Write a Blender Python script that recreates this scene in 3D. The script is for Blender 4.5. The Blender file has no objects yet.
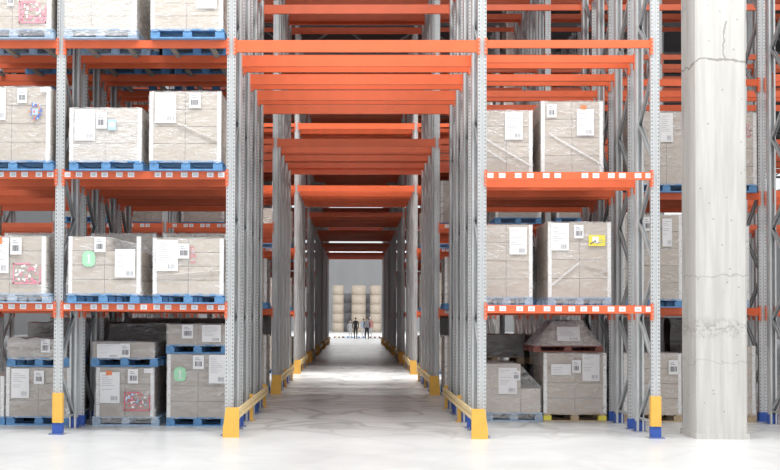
import bpy, math, random
from mathutils import Matrix, Vector
random.seed(7)
S = bpy.context.scene
COL = S.collection
# ------------------------------------------------------------------ camera model (survey of the photograph)
F, PX, PY, YAW, ROLL, TILT, CH, CD = 1054.0, 335.9, 292.6, 0.0187, 0.0044, 0.0235, 1.9112, 17.007
A, BAY = 2.0336, 2.782
LV = [0.0, 2.122, 4.269, 6.408, 8.54, 10.67]
PITCH, FD = 1.40, 1.02
RACK_Y = [0.0, 9.45, 18.85, 28.0, 37.3, 46.6, 55.9]


def at(u, v, Y):
    """point of the plane y=Y seen at photograph position (u, v)"""
    du, dv = u - PX, v - PY
    c, s = math.cos(ROLL), math.sin(ROLL)
    a, b = c * du + s * dv, -s * du + c * dv
    c, s = math.cos(TILT), math.sin(TILT)
    fw, up = c + s * b / F, s - c * b / F
    c, s = math.cos(YAW), math.sin(YAW)
    x, y = c * a / F - s * fw, s * a / F + c * fw
    t = (Y + CD) / y
    return x * t, CH + up * t


cam = bpy.data.cameras.new('camera')
cam.sensor_width = 36.0
cam.lens = F * 36.0 / 780
cam.shift_x = (390 - PX) / 780
cam.shift_y = (PY - 235) / 780
cam.clip_end = 400
camo = bpy.data.objects.new('camera', cam)
COL.objects.link(camo)
camo.matrix_world = Matrix.Translation((0, -CD, CH)) @ Matrix.Rotation(YAW, 4, 'Z') @ Matrix.Rotation(math.pi / 2 + TILT, 4, 'X') @ Matrix.Rotation(ROLL, 4, 'Z')
S.camera = camo

# ------------------------------------------------------------------ materials


def nodes(name):
    m = bpy.data.materials.new(name)
    m.use_nodes = True
    nt = m.node_tree
    return m, nt, nt.nodes, nt.links, nt.nodes['Principled BSDF']


def mat(name, col, rough=0.5, metal=0.0, var=0.0, scale=6.0, bump=0.0, bscale=40.0, spec=0.5):
    m, nt, N, L, P = nodes(name)
    P.inputs['Roughness'].default_value = rough
    P.inputs['Metallic'].default_value = metal
    P.inputs['Specular IOR Level'].default_value = spec
    tc = N.new('ShaderNodeTexCoord')
    nz = N.new('ShaderNodeTexNoise')
    nz.inputs['Scale'].default_value = scale
    nz.inputs['Detail'].default_value = 5
    L.new(tc.outputs['Object'], nz.inputs['Vector'])
    cr = N.new('ShaderNodeValToRGB')
    cr.color_ramp.elements[0].position = 0.3
    cr.color_ramp.elements[1].position = 0.7
    lo = [max(0, c * (1 - var)) for c in col]
    hi = [min(1, c * (1 + var)) for c in col]
    cr.color_ramp.elements[0].color = (*lo, 1)
    cr.color_ramp.elements[1].color = (*hi, 1)
    L.new(nz.outputs['Fac'], cr.inputs['Fac'])
    L.new(cr.outputs['Color'], P.inputs['Base Color'])
    if bump:
        n2 = N.new('ShaderNodeTexNoise')
        n2.inputs['Scale'].default_value = bscale
        n2.inputs['Detail'].default_value = 4
        L.new(tc.outputs['Object'], n2.inputs['Vector'])
        b = N.new('ShaderNodeBump')
        b.inputs['Strength'].default_value = bump
        b.inputs['Distance'].default_value = 0.02
        L.new(n2.outputs['Fac'], b.inputs['Height'])
        L.new(b.outputs['Normal'], P.inputs['Normal'])
    return m


def math_node(N, L, op, a, b=None, c=None):
    n = N.new('ShaderNodeMath')
    n.operation = op
    for i, v in enumerate((a, b, c)):
        if v is None:
            continue
        if isinstance(v, (int, float)):
            n.inputs[i].default_value = v
        else:
            L.new(v, n.inputs[i])
    return n.outputs[0]


def post_material():
    """galvanised upright with two columns of punched slots in its face"""
    m, nt, N, L, P = nodes('galvanised_upright')
    P.inputs['Roughness'].default_value = 0.42
    P.inputs['Metallic'].default_value = 0.35
    tc = N.new('ShaderNodeTexCoord')
    sp = N.new('ShaderNodeSeparateXYZ')
    L.new(tc.outputs['Object'], sp.inputs[0])
    ax = math_node(N, L, 'ABSOLUTE', sp.outputs['X'])
    dx = math_node(N, L, 'ABSOLUTE', math_node(N, L, 'SUBTRACT', ax, 0.049))
    inx = math_node(N, L, 'LESS_THAN', dx, 0.0075)
    fz = math_node(N, L, 'MULTIPLY', math_node(N, L, 'FRACT', math_node(N, L, 'DIVIDE', sp.outputs['Z'], 0.061)), 0.061)
    inz = math_node(N, L, 'LESS_THAN', math_node(N, L, 'ABSOLUTE', math_node(N, L, 'SUBTRACT', fz, 0.03)), 0.0115)
    ay = math_node(N, L, 'ABSOLUTE', sp.outputs['Y'])
    iny = math_node(N, L, 'LESS_THAN', ay, 0.004)
    hole = math_node(N, L, 'MULTIPLY', math_node(N, L, 'MULTIPLY', inx, inz), iny)
    # slots in the side flanges
    iny2 = math_node(N, L, 'LESS_THAN', math_node(N, L, 'ABSOLUTE', math_node(N, L, 'SUBTRACT', sp.outputs['Y'], 0.055)), 0.008)
    hole2 = math_node(N, L, 'MULTIPLY', math_node(N, L, 'MULTIPLY', iny2, inz), math_node(N, L, 'GREATER_THAN', ax, 0.06))
    h = math_node(N, L, 'MAXIMUM', hole, hole2)
    nz = N.new('ShaderNodeTexNoise')
    nz.inputs['Scale'].default_value = 9
    L.new(tc.outputs['Object'], nz.inputs['Vector'])
    cr = N.new('ShaderNodeValToRGB')
    cr.color_ramp.elements[0].color = (0.52, 0.54, 0.55, 1)
    cr.color_ramp.elements[1].color = (0.66, 0.675, 0.685, 1)
    L.new(nz.outputs['Fac'], cr.inputs['Fac'])
    mx = N.new('ShaderNodeMix')
    mx.data_type = 'RGBA'
    L.new(h, mx.inputs['Factor'])
    L.new(cr.outputs['Color'], mx.inputs['A'])
    mx.inputs['B'].default_value = (0.10, 0.10, 0.11, 1)
    L.new(mx.outputs['Result'], P.inputs['Base Color'])
    return m


def film_material(name, tint, clear, rough, streak=(1.0, 1.0, 3.0)):
    """stretch film: mostly see-through with hazy, glossy streaks"""
    m, nt, N, L, P = nodes(name)
    N.remove(P)
    out = N['Material Output']
    tc = N.new('ShaderNodeTexCoord')
    mp = N.new('ShaderNodeMapping')
    mp.inputs['Scale'].default_value = streak
    mp.inputs['Rotation'].default_value = (0.15, 0.3, 0.1)
    L.new(tc.outputs['Object'], mp.inputs['Vector'])
    nz = N.new('ShaderNodeTexNoise')
    nz.inputs['Scale'].default_value = 2.6
    nz.inputs['Detail'].default_value = 6
    nz.inputs['Roughness'].default_value = 0.65
    nz.inputs['Distortion'].default_value = 1.2
    L.new(mp.outputs['Vector'], nz.inputs['Vector'])
    mr = N.new('ShaderNodeMapRange')
    mr.inputs['From Min'].default_value = 0.42
    mr.inputs['From Max'].default_value = 0.72
    mr.inputs['To Min'].default_value = 1 - clear
    mr.inputs['To Max'].default_value = min(1.0, (1 - clear) + 0.42)
    L.new(nz.outputs['Fac'], mr.inputs['Value'])
    n2 = N.new('ShaderNodeTexNoise')
    n2.inputs['Scale'].default_value = 7
    n2.inputs['Detail'].default_value = 3
    n2.inputs['Distortion'].default_value = 1.5
    L.new(mp.outputs['Vector'], n2.inputs['Vector'])
    bp = N.new('ShaderNodeBump')
    bp.inputs['Strength'].default_value = 0.55
    bp.inputs['Distance'].default_value = 0.05
    L.new(n2.outputs['Fac'], bp.inputs['Height'])
    tr = N.new('ShaderNodeBsdfTransparent')
    df = N.new('ShaderNodeBsdfDiffuse')
    df.inputs['Color'].default_value = (*tint, 1)
    gl = N.new('ShaderNodeBsdfGlossy')
    gl.inputs['Color'].default_value = (0.9, 0.9, 0.9, 1)
    gl.inputs['Roughness'].default_value = rough
    L.new(bp.outputs['Normal'], gl.inputs['Normal'])
    L.new(bp.outputs['Normal'], df.inputs['Normal'])
    m1 = N.new('ShaderNodeMixShader')
    m1.inputs[0].default_value = 0.3
    L.new(df.outputs[0], m1.inputs[1])
    L.new(gl.outputs[0], m1.inputs[2])
    m2 = N.new('ShaderNodeMixShader')
    L.new(mr.outputs['Result'], m2.inputs[0])
    L.new(tr.outputs[0], m2.inputs[1])
    L.new(m1.outputs[0], m2.inputs[2])
    L.new(m2.outputs[0], out.inputs['Surface'])
    return m


def floor_material():
    m, nt, N, L, P = nodes('power_floated_concrete')
    tc = N.new('ShaderNodeTexCoord')
    n1 = N.new('ShaderNodeTexNoise')
    n1.inputs['Scale'].default_value = 0.5
    n1.inputs['Detail'].default_value = 8
    n1.inputs['Roughness'].default_value = 0.6
    L.new(tc.outputs['Object'], n1.inputs['Vector'])
    cr = N.new('ShaderNodeValToRGB')
    cr.color_ramp.elements[0].position = 0.33
    cr.color_ramp.elements[1].position = 0.68
    cr.color_ramp.elements[0].color = (0.70, 0.715, 0.72, 1)
    cr.color_ramp.elements[1].color = (0.84, 0.86, 0.86, 1)
    L.new(n1.outputs['Fac'], cr.inputs['Fac'])
    # curved tyre scuffs
    acc = None
    for sc, rot, off, w in ((0.28, 0.3, 3.1, 0.02), (0.36, 1.2, 9.7, 0.02), (0.5, 2.2, 17.3, 0.02)):
        mp = N.new('ShaderNodeMapping')
        mp.inputs['Rotation'].default_value = (0, 0, rot)
        mp.inputs['Location'].default_value = (off, off * 0.7, 0)
        L.new(tc.outputs['Object'], mp.inputs['Vector'])
        nn = N.new('ShaderNodeTexNoise')
        nn.inputs['Scale'].default_value = sc
        nn.inputs['Detail'].default_value = 1.2
        L.new(mp.outputs['Vector'], nn.inputs['Vector'])
        d = math_node(N, L, 'ABSOLUTE', math_node(N, L, 'SUBTRACT', nn.outputs['Fac'], 0.5))
        k = math_node(N, L, 'SUBTRACT', 1.0, math_node(N, L, 'MINIMUM', math_node(N, L, 'DIVIDE', d, w), 1.0))
        acc = k if acc is None else math_node(N, L, 'MAXIMUM', acc, k)
    n3 = N.new('ShaderNodeTexNoise')
    n3.inputs['Scale'].default_value = 1.7
    L.new(tc.outputs['Object'], n3.inputs['Vector'])
    # the lanes the trucks use are more scuffed than the apron in front
    sp = N.new('ShaderNodeSeparateXYZ')
    L.new(tc.outputs['Object'], sp.inputs[0])
    lane = N.new('ShaderNodeMapRange')
    lane.inputs['From Min'].default_value = -0.5
    lane.inputs['From Max'].default_value = 2.5
    lane.inputs['To Min'].default_value = 0.12
    lane.inputs['To Max'].default_value = 1.0
    L.new(sp.outputs['Y'], lane.inputs['Value'])
    f = math_node(N, L, 'MULTIPLY', math_node(N, L, 'MULTIPLY', acc, n3.outputs['Fac']), lane.outputs['Result'])
    mx = N.new('ShaderNodeMix')
    mx.data_type = 'RGBA'
    L.new(f, mx.inputs['Factor'])
    L.new(cr.outputs['Color'], mx.inputs['A'])
    mx.inputs['B'].default_value = (0.12, 0.11, 0.11, 1)
    L.new(mx.outputs['Result'], P.inputs['Base Color'])
    rr = N.new('ShaderNodeMapRange')
    rr.inputs['To Min'].default_value = 0.22
    rr.inputs['To Max'].default_value = 0.42
    L.new(n1.outputs['Fac'], rr.inputs['Value'])
    L.new(rr.outputs['Result'], P.inputs['Roughness'])
    P.inputs['Specular IOR Level'].default_value = 0.5
    return m


def column_material():
    """board-marked cast concrete with pour joints, a rough band and hairline cracks"""
    m, nt, N, L, P = nodes('cast_concrete')
    P.inputs['Roughness'].default_value = 0.85
    P.inputs['Specular IOR Level'].default_value = 0.2
    tc = N.new('ShaderNodeTexCoord')
    sp = N.new('ShaderNodeSeparateXYZ')
    L.new(tc.outputs['Object'], sp.inputs[0])
    mp = N.new('ShaderNodeMapping')
    mp.inputs['Scale'].default_value = (9, 9, 0.6)
    L.new(tc.outputs['Object'], mp.inputs['Vector'])
    n1 = N.new('ShaderNodeTexNoise')
    n1.inputs['Scale'].default_value = 1.6
    n1.inputs['Detail'].default_value = 6
    L.new(mp.outputs['Vector'], n1.inputs['Vector'])
    cr = N.new('ShaderNodeValToRGB')
    cr.color_ramp.elements[0].position = 0.3
    cr.color_ramp.elements[1].position = 0.7
    cr.color_ramp.elements[0].color = (0.53, 0.52, 0.495, 1)
    cr.color_ramp.elements[1].color = (0.64, 0.63, 0.605, 1)
    L.new(n1.outputs['Fac'], cr.inputs['Fac'])
    wob = N.new('ShaderNodeTexNoise')
    wob.inputs['Scale'].default_value = 3.5
    wob.inputs['Detail'].default_value = 6
    L.new(tc.outputs['Object'], wob.inputs['Vector'])
    fine = N.new('ShaderNodeTexNoise')
    fine.inputs['Scale'].default_value = 22
    fine.inputs['Detail'].default_value = 4
    L.new(tc.outputs['Object'], fine.inputs['Vector'])
    zz = math_node(N, L, 'ADD', sp.outputs['Z'], math_node(N, L, 'MULTIPLY', math_node(N, L, 'SUBTRACT', wob.outputs['Fac'], 0.5), 0.35))
    acc = None
    for z, w, s in ((6.05, 0.022, 0.75), (2.62, 0.012, 0.4), (1.22, 0.012, 0.25)):
        d = math_node(N, L, 'ABSOLUTE', math_node(N, L, 'SUBTRACT', zz, z))
        k = math_node(N, L, 'MULTIPLY', math_node(N, L, 'LESS_THAN', d, w), s)
        acc = k if acc is None else math_node(N, L, 'MAXIMUM', acc, k)
    # rough honeycombed band
    d = math_node(N, L, 'ABSOLUTE', math_node(N, L, 'SUBTRACT', zz, 1.78))
    band = math_node(N, L, 'MAXIMUM', math_node(N, L, 'SUBTRACT', 1.0, math_node(N, L, 'DIVIDE', d, 0.2)), 0.0)
    gr = math_node(N, L, 'GREATER_THAN', fine.outputs['Fac'], 0.5)
    acc = math_node(N, L, 'MAXIMUM', acc, math_node(N, L, 'MULTIPLY', math_node(N, L, 'MULTIPLY', band, gr), 0.55))
    # blow holes
    vo = N.new('ShaderNodeTexVoronoi')
    vo.inputs['Scale'].default_value = 5.5
    L.new(tc.outputs['Object'], vo.inputs['Vector'])
    bh = math_node(N, L, 'MULTIPLY', math_node(N, L, 'LESS_THAN', vo.outputs['Distance'], 0.09), 0.55)
    acc = math_node(N, L, 'MAXIMUM', acc, bh)
    # one vertical crack above the joint
    xx = math_node(N, L, 'ADD', sp.outputs['X'], math_node(N, L, 'MULTIPLY', math_node(N, L, 'SUBTRACT', wob.outputs['Fac'], 0.5), 0.25))
    cz = math_node(N, L, 'MULTIPLY', math_node(N, L, 'GREATER_THAN', sp.outputs['Z'], 6.05), math_node(N, L, 'LESS_THAN', sp.outputs['Z'], 6.7))
    cx = math_node(N, L, 'LESS_THAN', math_node(N, L, 'ABSOLUTE', math_node(N, L, 'SUBTRACT', xx, 0.05)), 0.012)
    acc = math_node(N, L, 'MAXIMUM', acc, math_node(N, L, 'MULTIPLY', math_node(N, L, 'MULTIPLY', cz, cx), 0.7))
    mx = N.new('ShaderNodeMix')
    mx.data_type = 'RGBA'
    L.new(acc, mx.inputs['Factor'])
    L.new(cr.outputs['Color'], mx.inputs['A'])
    mx.inputs['B'].default_value = (0.27, 0.255, 0.23, 1)
    L.new(mx.outputs['Result'], P.inputs['Base Color'])
    b = N.new('ShaderNodeBump')
    b.inputs['Strength'].default_value = 0.3
    b.inputs['Distance'].default_value = 0.02
    L.new(math_node(N, L, 'SUBTRACT', n1.outputs['Fac'], acc), b.inputs['Height'])
    L.new(b.outputs['Normal'], P.inputs['Normal'])
    return m


M = {}
M['post'] = post_material()
M['steel'] = mat('galvanised_steel', (0.50, 0.52, 0.53), 0.42, 0.35, 0.08)
M['dark_steel'] = mat('dull_steel', (0.30, 0.31, 0.32), 0.5, 0.3, 0.1)
M['orange'] = mat('orange_powder_coat', (0.80, 0.15, 0.055), 0.42, 0, 0.06, 3.0)
M['blue'] = mat('blue_foot_paint', (0.035, 0.10, 0.42), 0.5, 0, 0.1)
M['yellow'] = mat('yellow_guard_paint', (0.86, 0.49, 0.09), 0.45, 0, 0.06)
M['rail'] = mat('pale_timber_rail', (0.84, 0.66, 0.36), 0.6, 0, 0.15, 14)
M['kraft'] = mat('kraft_board', (0.56, 0.49, 0.42), 0.8, 0, 0.06, 3.0, spec=0.2)
M['kraft2'] = mat('pale_kraft_board', (0.62, 0.56, 0.50), 0.8, 0, 0.05, 3.0, spec=0.2)
M['kraft3'] = mat('dull_kraft_board', (0.46, 0.405, 0.355), 0.8, 0, 0.08, 3.0, spec=0.2)
M['seam'] = mat('carton_gap', (0.14, 0.11, 0.09), 0.9)
M['board'] = mat('white_edge_board', (0.87, 0.87, 0.86), 0.7, 0, 0.03)
M['paper'] = mat('white_paper', (0.88, 0.88, 0.89), 0.7, 0, 0.02)
M['ink'] = mat('grey_print', (0.42, 0.43, 0.46), 0.8)
M['black_ink'] = mat('dark_print', (0.13, 0.13, 0.15), 0.8)
M['pink'] = mat('pink_print', (0.82, 0.33, 0.43), 0.75, 0, 0.1)
M['red'] = mat('red_print', (0.75, 0.20, 0.25), 0.75, 0, 0.1)
M['blue_ink'] = mat('blue_print', (0.16, 0.24, 0.62), 0.75, 0, 0.1)
M['sky_ink'] = mat('pale_blue_print', (0.48, 0.66, 0.88), 0.75)
M['green'] = mat('green_print', (0.42, 0.78, 0.52), 0.75, 0, 0.08)
M['orange_ink'] = mat('orange_sticker', (0.88, 0.28, 0.12), 0.7)
M['yellow_ink'] = mat('yellow_sticker', (0.88, 0.78, 0.12), 0.7)
M['pal_blue'] = mat('blue_pallet_paint', (0.13, 0.31, 0.57), 0.65, 0, 0.22, 9)
M['pal_pale'] = mat('faded_blue_pallet', (0.36, 0.48, 0.63), 0.65, 0, 0.25, 9)
M['pal_wood'] = mat('bare_pallet_wood', (0.52, 0.40, 0.27), 0.8, 0, 0.2, 12)
M['dull_wood'] = mat('greyed_timber', (0.36, 0.33, 0.29), 0.8, 0, 0.15, 12)
M['pal_red'] = mat('red_brown_pallet', (0.24, 0.09, 0.07), 0.7, 0, 0.2, 12)
M['film'] = film_material('clear_stretch_film', (0.93, 0.93, 0.94), 0.86, 0.22)
M['film_hazy'] = film_material('hazy_stretch_film', (0.93, 0.93, 0.94), 0.72, 0.28)
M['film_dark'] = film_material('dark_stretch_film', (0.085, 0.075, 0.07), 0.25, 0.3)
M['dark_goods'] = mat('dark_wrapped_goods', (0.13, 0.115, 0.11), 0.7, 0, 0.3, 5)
M['floor'] = floor_material()
M['column'] = column_material()
M['roof'] = mat('dark_roof_sheet', (0.16, 0.15, 0.15), 0.8, 0, 0.1, 0.5)
M['truss'] = mat('roof_steel', (0.30, 0.30, 0.31), 0.6, 0.2)
M['wall'] = mat('grey_wall_panel', (0.42, 0.42, 0.43), 0.7, 0, 0.04, 0.4)
M['side_wall'] = mat('dark_grey_wall_panel', (0.2, 0.2, 0.21), 0.7, 0, 0.04, 0.4)
M['roll'] = mat('brown_paper_roll', (0.60, 0.51, 0.42), 0.8, 0, 0.08, 2)
M['dark_roll'] = mat('grey_wrapped_roll', (0.22, 0.22, 0.24), 0.6, 0, 0.1)
M['skin'] = mat('skin', (0.62, 0.42, 0.32), 0.6)
M['hair'] = mat('hair', (0.08, 0.05, 0.04), 0.7)
M['c_black'] = mat('black_cloth', (0.035, 0.035, 0.04), 0.8)
M['c_navy'] = mat('navy_cloth', (0.05, 0.07, 0.14), 0.8)
M['c_white'] = mat('white_cloth', (0.80, 0.80, 0.82), 0.8)
M['c_pale'] = mat('pale_blue_cloth', (0.58, 0.68, 0.80), 0.8)
M['c_pink'] = mat('salmon_cloth', (0.80, 0.33, 0.30), 0.8)
M['c_grey'] = mat('grey_cloth', (0.42, 0.42, 0.45), 0.8)
gm, gnt, GN, GL, GP = nodes('rooflight_glass')
GN.remove(GP)
gt = GN.new('ShaderNodeBsdfTransparent')
gt.inputs['Color'].default_value = (0.93, 0.95, 0.95, 1)
gg = GN.new('ShaderNodeBsdfGlossy')
gg.inputs['Roughness'].default_value = 0.05
gx = GN.new('ShaderNodeMixShader')
gx.inputs[0].default_value = 0.06
GL.new(gt.outputs[0], gx.inputs[1])
GL.new(gg.outputs[0], gx.inputs[2])
GL.new(gx.outputs[0], GN['Material Output'].inputs['Surface'])
M['glass'] = gm

# ------------------------------------------------------------------ mesh helpers


class MB:
    def __init__(s):
        s.v, s.f, s.mi, s.mats = [], [], [], []

    def m(s, key):
        if key not in s.mats:
            s.mats.append(key)
        return s.mats.index(key)

    def box(s, x0, x1, y0, y1, z0, z1, key):
        k = len(s.v)
        i = s.m(key)
        s.v += [(x0, y0, z0), (x1, y0, z0), (x1, y1, z0), (x0, y1, z0), (x0, y0, z1), (x1, y0, z1), (x1, y1, z1), (x0, y1, z1)]
        for q in ((0, 3, 2, 1), (4, 5, 6, 7), (0, 1, 5, 4), (1, 2, 6, 5), (2, 3, 7, 6), (3, 0, 4, 7)):
            s.f.append(tuple(k + j for j in q))
            s.mi.append(i)
        return s

    def bar(s, p, q, w, h, key):
        """rectangular bar from p to q; w across (x when the bar lies in the yz plane), h the other way"""
        p, q = Vector(p), Vector(q)
        d = (q - p).normalized()
        up = Vector((1, 0, 0)) if abs(d.x) < 0.9 else Vector((0, 1, 0))
        sx = (up - d * up.dot(d)).normalized()
        sy = d.cross(sx)
        k = len(s.v)
        i = s.m(key)
        for c in (p, q):
            for a, b in ((-1, -1), (1, -1), (1, 1), (-1, 1)):
                s.v.append(tuple(c + sx * (a * w / 2) + sy * (b * h / 2)))
        for qd in ((3, 2, 1, 0), (4, 5, 6, 7), (0, 1, 5, 4), (1, 2, 6, 5), (2, 3, 7, 6), (3, 0, 4, 7)):
            s.f.append(tuple(k + j for j in qd))
            s.mi.append(i)
        return s

    def prism(s, prof, z0, z1, key):
        """vertical extrusion of an xy outline (counter-clockwise)"""
        k, n, i = len(s.v), len(prof), s.m(key)
        s.v += [(x, y, z0) for x, y in prof] + [(x, y, z1) for x, y in prof]
        for a in range(n):
            b = (a + 1) % n
            s.f.append((k + a, k + b, k + n + b, k + n + a))
            s.mi.append(i)
        s.f.append(tuple(k + n + a for a in range(n)))
        s.f.append(tuple(k + a for a in reversed(range(n))))
        s.mi += [i, i]
        return s

    def xprism(s, prof, y0, y1, key):
        """extrusion along y of an xz outline (counter-clockwise seen from the front)"""
        k, n, i = len(s.v), len(prof), s.m(key)
        s.v += [(x, y0, z) for x, z in prof] + [(x, y1, z) for x, z in prof]
        for a in range(n):
            b = (a + 1) % n
            s.f.append((k + b, k + a, k + n + a, k + n + b))
            s.mi.append(i)
        s.f.append(tuple(k + a for a in range(n)))
        s.f.append(tuple(k + n + a for a in reversed(range(n))))
        s.mi += [i, i]
        return s

    def cyl(s, x, y, z0, z1, r, n, key):
        return s.prism([(x + r * math.cos(2 * math.pi * t / n), y + r * math.sin(2 * math.pi * t / n)) for t in range(n)], z0, z1, key)

    def mesh(s, name):
        me = bpy.data.meshes.new(name)
        me.from_pydata(s.v, [], s.f)
        for k in s.mats:
            me.materials.append(M[k])
        me.polygons.foreach_set('material_index', s.mi)
        me.update()
        return me

    def build(s, name, parent=None, loc=(0, 0, 0)):
        return put(s.mesh(name), name, parent, loc)


def put(me, name, parent=None, loc=(0, 0, 0)):
    o = bpy.data.objects.new(name, me)
    COL.objects.link(o)
    o.location = loc
    if parent is not None:
        o.parent = parent
    return o


def thing(name, label, cat, loc=(0, 0, 0), group=None):
    o = bpy.data.objects.new(name, None)
    o.empty_display_size = 0.2
    COL.objects.link(o)
    o.location = loc
    tag(o, label, cat, group)
    return o


def tag(o, label, cat, group=None):
    o['label'] = label
    o['category'] = cat
    if group:
        o['group'] = group


def struct(o, label):
    o['kind'] = 'structure'
    o['label'] = label
    return o


# ------------------------------------------------------------------ the setting
b = MB()
b.box(-34, 40, -40, 140, -0.2, 0, 'floor')
struct(b.build('floor'), 'pale polished concrete warehouse floor with tyre scuffs')
HALL = 64.0
b = MB()
b.box(-34, 40, 0.5, HALL, 14.0, 14.2, 'roof')
struct(b.build('ceiling'), 'dark profiled roof over the racking')
b = MB()
b.box(-34.2, -34, 0.5, 140, 0, 14.2, 'side_wall')
struct(b.build('wall_left'), 'grey panelled side wall left of the racking')
b = MB()
b.box(40, 40.2, 0.5, 140, 0, 14.2, 'side_wall')
struct(b.build('wall_right'), 'grey panelled side wall right of the racking')
ENDY = 131.0
b = MB()
b.box(-34, 40, ENDY, ENDY + 0.2, 0, 10.2, 'wall')
for k in range(38):
    b.box(-34 + 2 * k, -33.96 + 2 * k, ENDY - 0.03, ENDY, 0, 10.2, 'wall')
struct(b.build('wall_back'), 'grey panelled end wall of the far hall')
b = MB()
b.box(-34, 40, ENDY + 0.05, ENDY + 0.08, 10.2, 19, 'glass')
struct(b.build('window_1'), 'bright clerestory glazing above the far end wall')
b = MB()
for k in range(7):
    y = 3.0 + 9.33 * k + 4.2
    if y > HALL:
        continue
    b.box(-34, 40, y - 0.06, y + 0.06, 13.8, 14.0, 'truss')
    b.box(-34, 40, y - 0.06, y + 0.06, 12.6, 12.75, 'truss')
    x = -33.0
    up = True
    while x < 38:
        p, q = ((x, y, 12.7), (x + 1.7, y, 13.85)) if up else ((x, y, 13.85), (x + 1.7, y, 12.7))
        b.bar(p, q, 0.08, 0.08, 'truss')
        x += 1.7
        up = not up
struct(b.build('trim_1'), 'steel roof trusses under the dark roof')

# concrete column
fx0, _ = at(697.2, 436, -0.07)
fx1, _ = at(748.2, 436, -0.07)
bx0, _ = at(682.3, 425, 0.70)
cw = fx1 - fx0
cx = (fx0 + fx1) / 2
ct = thing('concrete_column', 'square bare concrete column standing right of the loaded racks', 'column', (cx, 0.32, 0))
h = cw / 2
d0, d1 = -0.07 - 0.32, 0.72 - 0.32
c = 0.035
MB().prism([(-h, d0 + c), (-h + c, d0), (h - c, d0), (h, d0 + c), (h, d1 - c), (h - c, d1), (-h + c, d1), (-h, d1 - c)], 0.0, 14.0, 'column').build('shaft', ct)
e = 0.02
MB().prism([(-h - e, d0 - e), (h + e, d0 - e), (h + e, d1 + e), (-h - e, d1 + e)], 0.0, 0.09, 'column').build('plinth', ct)

# ------------------------------------------------------------------ racking parts
PW, PD = 0.14, 0.115


def post_mesh(h, back=False):
    w, g = PW / 2, 0.022
    pr = [(-w, 0), (-g, 0), (-g * 0.6, 0.014), (g * 0.6, 0.014), (g, 0), (w, 0), (w, 0.075), (w - 0.012, PD), (w - 0.042, PD), (w - 0.042, PD - 0.006), (w - 0.018, 0.075),
          (w - 0.008, 0.03), (-w + 0.008, 0.03), (-w + 0.018, 0.075), (-w + 0.042, PD - 0.006), (-w + 0.042, PD), (-w + 0.012, PD), (-w, 0.075)]
    if back:
        pr = [(x, -y) for x, y in reversed(pr)]
    return MB().prism(pr, 0.012, h, 'post').mesh('post')


def brace_mesh(p, q):
    b = MB()
    b.bar(p, q, 0.06, 0.012, 'steel')
    d = (Vector(q) - Vector(p)).normalized()
    n = Vector((0, -d.z, d.y))
    for sx in (-0.027, 0.027):
        o = Vector((sx, 0, 0)) + n * 0.028
        b.bar(Vector(p) + o, Vector(q) + o, 0.006, 0.056, 'steel')
    b.bar((-0.04, p[1], p[2]), (0.04, p[1], p[2]), 0.03, 0.03, 'dark_steel')
    return b


BH, TH = 0.125, 0.192


def beam_mesh(L, hh, conn=True):
    """box beam centred on x=0, front at y=0, top at z=0"""
    b = MB()
    x = L / 2
    b.xprism([(-x, -hh), (x, -hh), (x, 0), (-x, 0)], 0.0, 0.05, 'orange')
    b.box(-x, x, -0.004, 0.0, -hh, -hh + 0.03, 'orange')
    if conn:
        connectors(b, x)
    return b


def connectors(b, x, only=None):
    for s in (-1, 1):
        if only and s != only:
            continue
        a0, a1 = sorted((s * (x - 0.012), s * (x + 0.034)))
        b.box(a0, a1, -0.012, 0.004, -0.235, 0.03, 'orange')
        f0, f1 = sorted((s * (x - 0.012), s * x))
        b.box(f0, f1, 0.0, 0.06, -0.235, 0.03, 'orange')
        xm = s * (x + 0.018)
        for k in range(4):
            z = -0.205 + 0.066 * k
            b.box(xm - 0.007, xm + 0.007, -0.015, -0.0115, z - 0.012, z + 0.012, 'steel')


side_clear = BAY - PW
tun_clear = 2 * A - PW
beam_side = beam_mesh(side_clear, BH).mesh('beam')
beam_side_plain = beam_mesh(side_clear, BH, False).mesh('beam')
beam_tun = beam_mesh(tun_clear, TH).mesh('beam')
beam_tun_plain = beam_mesh(tun_clear, TH, False).mesh('beam')
conn_mesh = {}
for nm, L in (('side', side_clear), ('tun', tun_clear)):
    for s in (-1, 1):
        b = MB()
        connectors(b, L / 2, s)
        conn_mesh[nm, s] = b.mesh('connector')


def sticker_mesh(v):
    b = MB()
    w, hh = 0.105, 0.078
    b.box(-w / 2, w / 2, -0.002, 0, -hh / 2, hh / 2, 'paper')
    rnd = random.Random(v)
    x = -w / 2 + 0.018
    while x < w / 2 - 0.02:
        t = rnd.choice((0.003, 0.005, 0.007))
        b.box(x, x + t, -0.003, -0.002, -0.022, 0.008, 'ink')
        x += t + rnd.choice((0.004, 0.006))
    for k in range(4):
        b.box(-0.03 + 0.016 * k, -0.02 + 0.016 * k, -0.003, -0.002, 0.016, 0.027, 'ink')
    return b.mesh('barcode_label')


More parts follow.
